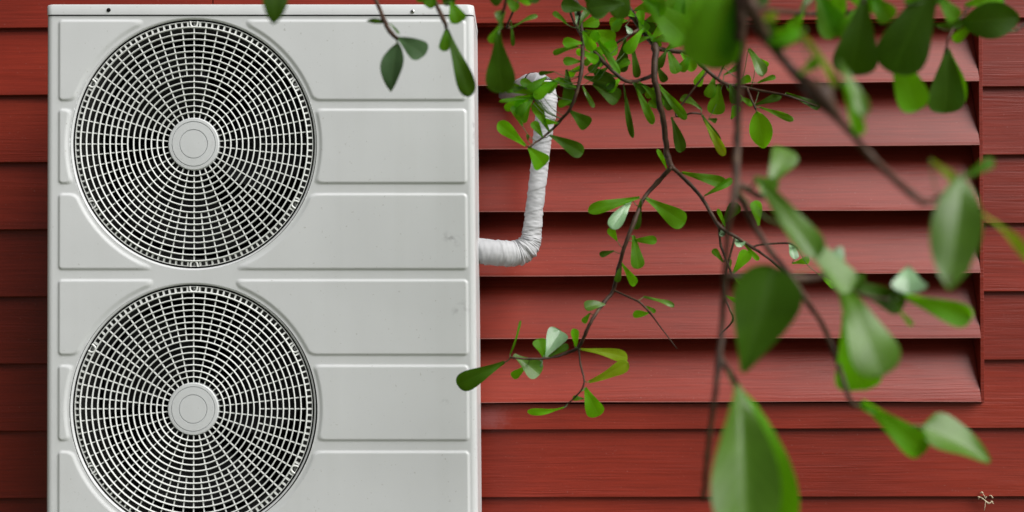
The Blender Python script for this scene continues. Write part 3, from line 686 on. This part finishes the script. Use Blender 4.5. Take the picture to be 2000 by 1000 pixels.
TILT = {'g': .3, 'd': -0.15, 'm': 0.1, 'b': -0.35, 'p': 0.7, 'w': 1.0, 'y': 0.1}
def leaf(key, bx, by, tx, ty, wpx, kind, k_=None, D=None, shape='o', curl=None, side=None, fold=None):
    path, Db = BPATH[key]; D = D or Db
    a2 = Vector((tx-bx, by-ty)); L2 = a2.length
    a = (RT*a2.x+UP*a2.y)/L2
    kk = (TILT[kind]+random.uniform(-.15, .15)) if k_ is None else k_
    sd2 = random.uniform(-.35, .35) if side is None else side
    n = (-FW+UP*kk+RT*sd2).normalized()
    s = (a.dot(n))/(-FW.dot(n)) ; s = max(-.9, min(.9, s))
    ax = (a+FW*s)
    # place by base and tip
    B = at(bx, by, D); Lr = L2/FPX*D
    tipv = ax*Lr
    T = B+tipv; dT = (T-CAM).dot(FW); T = at(tx, ty, dT)
    axis = T-B; ln = axis.length; axd = axis/ln
    n = (n-axd*n.dot(axd)).normalized()
    sdv = axd.cross(n).normalized()
    vis = abs(sdv.dot(RT*(-a2.y/L2)+UP*(a2.x/L2))); vis = max(vis, .55)
    hw = 1.1*wpx/2/FPX*D/vis
    nl, nw = 18, 8
    cur = random.uniform(.06, .20) if curl is None else curl
    cup = random.uniform(.10, .28) if fold is None else fold; ph = random.uniform(0, 6)
    v = []; uvs = []; f = []
    asym = random.uniform(-.08, .08)
    pk = 1.0
    def prof(t):
        if shape == 'o': return (0.09*(1-t)+t**1.2)*(max(0, 1-t**6))**.5/0.84
        if shape == 'e': return math.sin(math.pi*min(1, t**1.05))**.68
        if shape == 'q': return (.04*(1-t)+t)*(max(0, 1-t**3))**.6/.545
        if shape == 'r': return (.04+1-t)*(max(0, 1-(1-t)**3))**.6/.56
        if shape == 'x': t = 1-t; return (0.09*(1-t)+t**1.2)*(max(0, 1-t**6))**.5/0.84
        if shape == 'n': return math.sin(math.pi*t**.8)**.9
        if shape == 's': return (t**1.0)*(max(0, 1-t**6))**.55/.78*(1+.12*math.sin(9*t))
        return (t**1.25)*(max(0, 1-t**8))**.5/.9
    for i in range(nl+1):
        t = i/nl; t = 1-(1-t)**1.7
        hwid = hw*prof(t)+0.0006*(1-t)
        bend = -cur*ln*(4*t*(1-t))*-1
        for j in range(nw+1):
            u = (j/nw*2-1); e = abs(u)
            und = 0.034*ln*math.sin(t*7+ph+(2 if u > 0 else 0))*e*e
            p = axd*(t*ln) + sdv*(u*hwid*(1+asym*(1 if u > 0 else -1))) + n*(bend*.6 + cup*hwid*e**(1.3 if fold is None else 1.02) + und - 0.0*e)
            v.append(p); uvs.append((t, u))
    # thickness: an under face a fraction of a millimetre below
    m = len(v); th = 0.00035
    for i in range(nl):
        for j in range(nw):
            q = i*(nw+1)+j; f.append((q, q+1, q+nw+2, q+nw+1))
    mats = 1
    nface = len(f)
    # stalk to the nearest twig
    near = min(path, key=lambda w_: (w_-B).length)
    gap = (near-B)
    if 0.002 < gap.length < 0.09:
        mid = B+gap*.5-Vector((0, 0, gap.length*.12))
        sp = smooth_path([near-B, mid-B, Vector((0, 0, 0)), axd*ln*.1], 3)
        mb = MB(); mb.tube(sp, [max(.0007, hw*.05)]*len(sp), 6, False)
        o0 = len(v); v += mb.v; uvs += [(0, 0.3)]*len(mb.v); f += [tuple(x_+o0 for x_ in q) for q in mb.f]
    me = mesh('leaf', v, f, LM[kind], True)
    if len(f) > nface:
        me.materials.append(M_STALK)
        for pi in range(nface, len(f)): me.polygons[pi].material_index = 1
    ul = me.uv_layers.new(name='UVMap')
    for lp in me.loops: ul.data[lp.index].uv = uvs[lp.vertex_index]
    bo, org = BOBJ[key]
    return link('leaf', me, bo, B-org)

LEAVES = [
 # A1 and its twigs, sharp
 ('A1', 1249, 386, 1148, 412, 27, 'm'), ('A1', 1234, 390, 1195, 447, 32, 'w', .5), ('A1', 1205, 470, 1190, 445, 18, 'b'), ('A1', 1252, 390, 1241, 448, 20, 'd'),
 ('A1', 1262, 387, 1338, 436, 44, 'm', -.1), ('A1', 1237, 460, 1247, 525, 31, 'm'), ('A1', 1236, 470, 1283, 470, 20, 'm'), ('A1', 1199, 490, 1171, 498, 14, 'd'),
 ('A1', 1213, 513, 1241, 557, 20, 'b'), ('A1', 1213, 515, 1204, 551, 15, 'd'), ('A1', 1182, 594, 1142, 601, 24, 'p'), ('A1', 1152, 612, 1138, 630, 14, 'm'),
 ('A1', 1302, 330, 1283, 292, 10, 'b'), ('A1b', 1257, 580, 1317, 598, 11, 'p'), ('A1b', 1268, 611, 1236, 613, 18, 'b'), ('A1b', 1262, 598, 1280, 610, 10, 'm'),
 ('A1', 985, 707, 893, 752, 44, 'd', 0), ('A1', 996, 694, 1017, 626, 6, 'm'), ('A1', 1004, 693, 1054, 732, 42, 'p', .35), ('A1', 1030, 713, 1000, 737, 19, 'b'),
 ('A1', 1064, 698, 1095, 646, 48, 'w', .5), ('A1', 1062, 698, 1050, 662, 30, 'm'), ('A1', 1070, 697, 1110, 674, 16, 'd'), ('A1', 1124, 678, 1121, 642, 18, 'b'),
 ('A1', 1060, 700, 1052, 716, 14, 'w', .2), ('A1', 1134, 682, 1226, 700, 26, 'y', .2, None, 'o', .25), ('A1a', 1150, 746, 1227, 708, 30, 'y', -.2), ('A1a', 1143, 757, 1170, 812, 41, 'b', .1), ('A1a', 1140, 779, 1118, 777, 12, 'm'),
 ('A1a', 1102, 796, 1030, 804, 15, 'b', -.2, None, 'o', .2),
 # A2
 ('A2', 1332, 337, 1418, 360, 26, 'm'), ('A2', 1376, 382, 1430, 350, 17, 'm'), ('A2', 1416, 442, 1402, 408, 9, 'b'), ('A2', 1412, 436, 1442, 398, 30, 'd'),
 ('A2', 1405, 446, 1412, 462, 12, 'w'), ('A2', 1432, 461, 1449, 482, 22, 'w', .9), ('A2', 1452, 475, 1482, 508, 11, 'b'), ('A2b', 1432, 533, 1461, 490, 29, 'b', 0),
 ('A2b', 1412, 512, 1392, 487, 15, 'm'), ('A2b', 1425, 530, 1424, 505, 9, 'm'), ('A2b', 1429, 537, 1455, 554, 14, 'b'), ('A2d', 1418, 577, 1445, 590, 12, 'b'), ('A2b', 1431, 536, 1452, 546, 6, 'm'),
 ('A2c', 1541, 476, 1553, 507, 20, 'w', .9), ('A2c', 1547, 514, 1581, 506, 16, 'b'), ('A2', 1482, 440, 1474, 392, 27, 'b', -.1, 2.5), ('A2c', 1597, 534, 1630, 562, 13, 'b'),
 # A3
 ('A3', 1305, 100, 1321, 144, 29, 'm'), ('A3', 1302, 98, 1284, 132, 20, 'd'), ('A', 1279, 158, 1340, 233, 20, 'm'), ('A3a', 1370, 214, 1330, 191, 20, 'p'),
 ('A3a', 1311, 229, 1331, 297, 27, 'd'), ('A3', 1404, 164, 1399, 224, 38, 'm'), ('A3a', 1371, 224, 1404, 283, 20, 'd'), ('A3a', 1374, 232, 1415, 304, 20, 'y', .1), ('A3b', 1478, 217, 1492, 290, 39, 'b', -.2, None, 'e'),
 ('A3b', 1484, 209, 1550, 235, 15, 'm'), ('A3', 1472, 206, 1526, 186, 18, 'd'), ('A3', 1462, 96, 1491, 148, 27, 'p', .8), ('A3', 1478, 112, 1498, 132, 18, 'b'), ('A3', 1414, 146, 1446, 128, 13, 'm'),
 ('A3', 1420, 172, 1450, 196, 16, 'b'), ('A3', 1428, 232, 1442, 205, 20, 'b'), ('A3', 1535, 182, 1600, 212, 18, 'd'), ('A3c', 1480, 162, 1515, 150, 12, 'm'), ('A3', 1300, 98, 1330, 76, 22, 'm'), ('A3', 1384, 232, 1400, 236, 12, 'd'),
 ('A3', 1440, 188, 1470, 205, 14, 'm'), ('A', 1290, 165, 1262, 190, 16, 'm'), ('A', 1284, 130, 1300, 160, 18, 'd'),
 # B, C
 ('B', 1137, 84, 1099, 84, 23, 'b', 0), ('B', 1145, 18, 1096, 10, 32, 'd'), ('B', 1106, 136, 1111, 206, 31, 'd'), ('B', 1113, 216, 1150, 246, 34, 'd'), ('B', 1074, 264, 1139, 300, 34, 'd', 0),
 ('B', 1032, 288, 1062, 324, 44, 'b', -.1), ('B', 1026, 284, 972, 240, 30, 'b', -.3), ('B', 1020, 246, 1005, 205, 26, 'm'), ('B', 1072, 256, 1044, 200, 26, 'm', .2), ('B', 1031, 275, 1030, 262, 7, 'd'),
 ('B', 1094, 152, 1044, 192, 26, 'b', .2), ('B', 1065, 170, 989, 180, 12, 'p', .6), ('B', 1082, 140, 1052, 144, 10, 'd'), ('B', 1045, 190, 975, 198, 9, 'm'), ('B', 1040, 186, 1003, 198, 20, 'b'), ('B', 1098, 152, 1066, 180, 22, 'm'),
 ('B', 1040, 192, 1022, 240, 16, 'm'), ('B', 1130, 90, 1080, 104, 14, 'm'), ('B', 1108, 48, 1080, 24, 13, 'm'), ('B', 1126, 48, 1127, 12, 12, 'w'), ('B', 1130, 55, 1152, 18, 16, 'p'),
 ('C', 1142, 60, 1200, 82, 42, 'b', -.2), ('C', 1155, 62, 1210, 145, 16, 'm'), ('C', 1148, 95, 1168, 62, 24, 'b'), ('C', 1140, 150, 1202, 166, 30, 'd'), ('C', 1158, 164, 1208, 197, 40, 'd', .1), ('C', 1138, 168, 1160, 210, 11, 'p', .3),
 ('C', 1222, 74, 1215, 141, 29, 'd'), ('C', 1234, 84, 1244, 152, 18, 'd'), ('C', 1218, 164, 1236, 270, 14, 'd'), ('C', 1240, 166, 1276, 242, 19, 'm'), ('C', 1248, 160, 1296, 206, 20, 'm'), ('C2', 1108, 142, 1140, 130, 12, 'b'),
 ('C', 1190, 130, 1162, 150, 16, 'm'), ('C2', 1130, 130, 1112, 150, 14, 'b'), ('C2', 1165, 108, 1125, 100, 16, 'b'), ('C', 1205, 150, 1160, 140, 18, 'd'), ('C', 1236, 162, 1262, 178, 22, 'd'), ('C', 1165, 105, 1142, 128, 15, 'm'),
 ('A', 1225, 40, 1190, 44, 22, 'b', 0), ('A', 1222, 50, 1232, 66, 12, 'w'), ('A', 1220, 8, 1150, 18, 46, 'd', .1, 2.3), ('A', 1218, -20, 1140, -6, 44, 'd', 0, 2.3), ('A', 1245, 35, 1278, 60, 26, 'd'), ('A', 1240, 20, 1290, 8, 40, 'm'), ('A', 1255, 50, 1250, 20, 20, 'b'),
 ('A', 1225, 20, 1198, 62, 20, 'm'), ('A', 1262, 60, 1290, 92, 16, 'b'), ('A', 1270, 72, 1240, 82, 14, 'm'),
 # J: big leaves near the top middle
 ('J', 1255, -6, 1345, 78, 74, 'm', 0, 2.1), ('J', 1296, -28, 1276, 30, 50, 'm', 0, 2.1), ('J', 1355, -40, 1330, 40, 50, 'm', .1, 2.2), ('F', 1425, -60, 1386, 134, 126, 'm', .05), ('F', 1448, -20, 1425, 120, 60, 'm', .1),
 ('F', 1452, 20, 1500, -5, 24, 'd'), ('F', 1456, 26, 1512, 62, 34, 'd'), ('G', 1480, 40, 1518, 30, 24, 'y', .1),
 ('G', 1500, 84, 1558, 60, 40, 'b', -.2), ('G', 1575, 58, 1512, 82, 44, 'b', -.3), ('G1', 1560, 64, 1632, 170, 24, 'y', .1), ('G1', 1638, 118, 1688, 228, 34, 'p', .5), ('G1', 1648, 162, 1682, 264, 30, 'b', -.1),
 ('H', 1590, -30, 1625, 76, 58, 'm', 0), ('H', 1650, -40, 1622, 36, 46, 'b', -.2), ('H', 1560, 28, 1590, -18, 20, 'p'), ('H', 1680, 10, 1640, 72, 34, 'm', 0),
 ('H1', 1688, -6, 1660, 146, 100, 'd', -.2), ('H2', 1832, -55, 1742, 143, 112, 'd', -.05), ('H2', 1740, 85, 1792, 216, 72, 'b', -.2, 1.65), ('H2', 1768, 8, 1800, -30, 40, 'b'), ('H3', 1849, 94, 1845, 221, 88, 'd', -.2), ('H3', 1856, 100, 1876, 208, 34, 'b', -.2, 1.92),
 ('H4', 1878, 44, 1992, 34, 64, 'd', -.1, None, 'e'), ('H3', 1885, 10, 1960, -10, 44, 'b', -.2), ('H3', 1905, 42, 1862, 80, 24, 'b', -.2), ('H3', 1828, 50, 1882, 46, 20, 'd'), ('H', 1790, 10, 1840, -18, 40, 'b'), ('H4', 1960, 0, 1930, -30, 40, 'm'),
 # D, E, others at the top left
 ('D', 754, 44, 715, 42, 9, 'd', .1, None, 'n', .4), ('D', 762, 46, 780, 66, 5, 'm'), ('D', 777, 74, 830, 108, 50, 'g', .3), ('D', 776, 82, 764, 178, 39, 'g', .3, None, 'e'), ('D', 765, 172, 762, 179, 4, 'd'),
 ('E', 880, 2, 895, 46, 38, 'm', .1), ('E', 872, 54, 866, 100, 24, 'm'), ('E', 873, 58, 918, 188, 40, 'd', .1), ('E', 846, -22, 832, 12, 20, 'd'), ('E', 850, -30, 815, 3, 20, 'm'), ('E', 860, -30, 884, 8, 30, 'd'),
 ('T1', 537, -58, 535, 47, 44, 'd', .1, None, 'e'), ('E2', 974, 62, 983, 182, 64, 'd', 0), ('E2', 980, 56, 978, 20, 24, 'p', .2), ('E3', 1000, 54, 1050, 30, 10, 'p', .3), ('E3', 998, 40, 1002, 90, 9, 'd'),
 ('E2', 990, -18, 960, 6, 26, 'd'), ('E2', 992, -12, 1040, 2, 22, 'b'), ('E2', 1000, -20, 1055, -2, 24, 'd'),
 # F: big blurred leaves
 ('F1', 1498, 372, 1540, 292, 64, 'p', .8), ('F1', 1474, 346, 1512, 378, 44, 'p', .5), ('F1', 1480, 352, 1596, 506, 66, 'p', .6, 1.4), ('F2', 1560, 450, 1660, 570, 66, 'p', .6, 1.4), ('F3', 1640, 555, 1722, 736, 108, 'p', .55, 1.4), ('F3', 1652, 612, 1684, 762, 104, 'b', -.2, 1.5),
 ('F2', 1450, 727, 1512, 520, 118, 'd', .1, 1.35, 'q', .05, .1, .4), ('F4', 1443, 752, 1456, 1066, 118, 'p', .3, 1.3, 'q', .05, .1, .5), ('F4', 1446, 757, 1520, 1110, 90, 'b', -.1, 1.36, 'e'),
 ('F2', 1683, 784, 1805, 884, 62, 'b', 0), ('F2', 1800, 832, 1934, 902, 62, 'p', .7, 1.5, 'r'), ('F3', 1762, 576, 1898, 622, 54, 'b', 0), ('F3', 1773, 520, 1773, 574, 62, 'w', .9, None, 's'), ('F3', 1752, 603, 1782, 635, 12, 'b'),
 ('F3', 1640, 545, 1765, 600, 52, 'd', .1), ('F2', 1612, 500, 1650, 500, 32, 'w'), ('F3', 1622, 560, 1690, 540, 26, 'd'), ('F2', 1668, 788, 1712, 806, 16, 'm'),
 ('G', 1880, 342, 1852, 566, 84, 'p', .35, 1.25, 'e', .08, -.1, .25), ('G', 1816, 312, 1866, 352, 22, 'y'), ('G', 1868, 352, 1940, 312, 26, 'm'), ('G', 1912, 412, 2014, 512, 24, 'y'), ('G', 1856, 505, 1892, 530, 26, 'd'),

 ('A', 1216, -12, 1148, 22, 52, 'd', 0, 2.35), ('A', 1228, -30, 1205, 36, 44, 'd', .1, 2.35), ('A', 1246, 30, 1262, 62, 26, 'm'), ('C', 1152, 100, 1206, 92, 34, 'b', -.2), ('C', 1148, 90, 1178, 128, 26, 'm', 0), ('B', 1138, 60, 1160, 98, 24, 'b', -.2),
 ('B', 1135, 120, 1100, 120, 20, 'm'), ('B', 1128, 172, 1092, 160, 18, 'm'), ('A', 1262, 40, 1302, 30, 36, 'm', 0), ('A', 1274, 80, 1318, 70, 26, 'm', 0), ('A3', 1350, 108, 1330, 140, 22, 'm'), ('A3', 1395, 150, 1382, 190, 26, 'm', 0), ('A3', 1425, 165, 1440, 202, 26, 'd'),
 ('J', 1330, -30, 1300, 44, 60, 'm', 0, 2.2), ('F', 1440, -50, 1350, 60, 90, 'm', 0, 1.6), ('H', 1600, -10, 1640, 60, 50, 'm', 0), ('H', 1620, -30, 1700, 8, 40, 'b', -.2), ('H', 1700, -10, 1740, 40, 46, 'm', 0), ('G', 1486, 48, 1530, 96, 30, 'd'),
 ('A', 1286, 180, 1312, 214, 18, 'd'), ('C', 1196, 140, 1230, 118, 18, 'm'), ('C', 1175, 118, 1150, 140, 18, 'd'), ('A3', 1368, 124, 1392, 100, 18, 'b'), ('E', 850, -30, 838, 16, 26, 'm'), ('E2', 985, -10, 1010, 20, 24, 'm'),
 ('B', 1090, 240, 1062, 236, 14, 'b'), ('B', 1060, 268, 1040, 238, 20, 'm'), ('B', 1068, 150, 1030, 176, 20, 'm'), ('B', 1085, 160, 1046, 168, 16, 'b', -.1),
 ('B', 1048, 186, 990, 168, 22, 'm'), ('B', 1040, 190, 985, 212, 20, 'b'), ('B', 1052, 176, 1016, 158, 20, 'm'), ('B', 1036, 196, 1010, 224, 22, 'm'),
 ('A', 1256, 56, 1222, 104, 26, 'b', 0), ('A', 1240, 32, 1205, 14, 30, 'b', 0), ('A', 1272, 76, 1300, 48, 26, 'b', 0), ('C', 1130, 52, 1170, 40, 26, 'b', 0), ('B', 1134, 100, 1168, 120, 22, 'b', 0), ('B', 1120, 196, 1090, 206, 18, 'm'),
 ('A3', 1330, 104, 1356, 138, 24, 'b', 0), ('A3', 1376, 134, 1360, 168, 22, 'b', 0), ('A3', 1436, 166, 1466, 150, 18, 'b'), ('A', 1292, 215, 1266, 200, 18, 'm'), ('G', 1560, 146, 1600, 116, 26, 'b', 0), ('H', 1570, 20, 1545, 66, 34, 'b', 0),
 ('H', 1722, -20, 1700, 24, 40, 'b', 0), ('H2', 1830, -10, 1868, 40, 40, 'm', 0, 1.7), ('C', 1212, 152, 1186, 178, 22, 'b', 0), ('E2', 976, 50, 958, 84, 18, 'm'),
]
for a in LEAVES: leaf(*a)
# leaves on the limbs above the frame
up_b = {}
cnt = 0
for i in range(70):
    p = random.choice(LIMBS[8:])
    q = p+Vector((random.uniform(-.25, .25), random.uniform(-.25, .25), random.uniform(-.02, .3)))
    d = Vector((random.uniform(-1, 1), random.uniform(-1, 1), random.uniform(-.7, .4))).normalized(); n = Vector((random.uniform(-.5, .5), random.uniform(-.5, .5), 1)).normalized()
    s_ = d.cross(n).normalized(); ln = random.uniform(.05, .085); hw = ln*.24; v = []; f = []; uvs = []
    for a in range(7):
        t = a/6; ww = hw*(0.06+t**1.2*(max(0, 1-t**5))**.55/.8)
        for u in (-1, 0, 1): v.append(q+d*(t*ln)+s_*(u*ww)+n*(abs(u)*.2*ww)); uvs.append((t, u))
    for a in range(6):
        for j in range(2): k = a*3+j; f.append((k, k+1, k+4, k+3))
    mb = MB(); mb.tube([p, (p+q)/2+Vector((0, 0, .01)), q], .0016, 5, False); o0 = len(v); v += mb.v; uvs += [(0, .3)]*len(mb.v); f += [tuple(x_+o0 for x_ in w_) for w_ in mb.f]
    me = mesh('leaf', [w_-TREE0 for w_ in v], f, LM[random.choice('dmmb')], True); ul = me.uv_layers.new(name='UVMap')
    for lp in me.loops: ul.data[lp.index].uv = uvs[lp.vertex_index]
    link('leaf', me, tree)

# ------------------------------------------------------------------ dried plant scrap on the lower right board
M_SCRAP = plain('dried_scrap', (0.62, 0.52, 0.36), .6)
so_ = aty(1925, 975, WF-.004); mb = MB()
def sc(px, py, dy=0.0): return aty(px, py, WF-.005+dy)
for pts, r in (([(1911, 975), (1913, 970), (1917, 972), (1922, 976), (1926, 980), (1932, 983), (1937, 981), (1941, 984)], 1.3), ([(1914, 963), (1919, 963), (1922, 968), (1925, 974)], .8), ([(1932, 968), (1936, 968), (1939, 973)], 1.0), ([(1925, 978), (1924, 988), (1922, 998)], .6), ([(1924, 974), (1927, 970)], .5)):
    P = [sc(x, y, .002*math.sin(i*2.1)) for i, (x, y) in enumerate(pts)]
    mb.tube(P, [r/790*random.uniform(.5, 1.4) for _ in P], 6)
for (x, y) in ((1912, 971), (1918, 962), (1937, 980), (1919, 974), (1930, 983)):
    c_ = sc(x, y); r = 1.9/790
    mb.tube([c_-Vector((r*1.3, 0, -r*.6)), c_, c_+Vector((r*1.3, 0, -r*.6))], [r*.4, r, r*.3], 6)
mb.v = [q-so_ for q in mb.v]
scrap = link('dried_scrap', mesh('dried_scrap', mb.v, mb.f, M_SCRAP, True), None, so_)
tag(scrap, 'tiny pale dried plant scrap caught on the lower right board edge', 'debris')
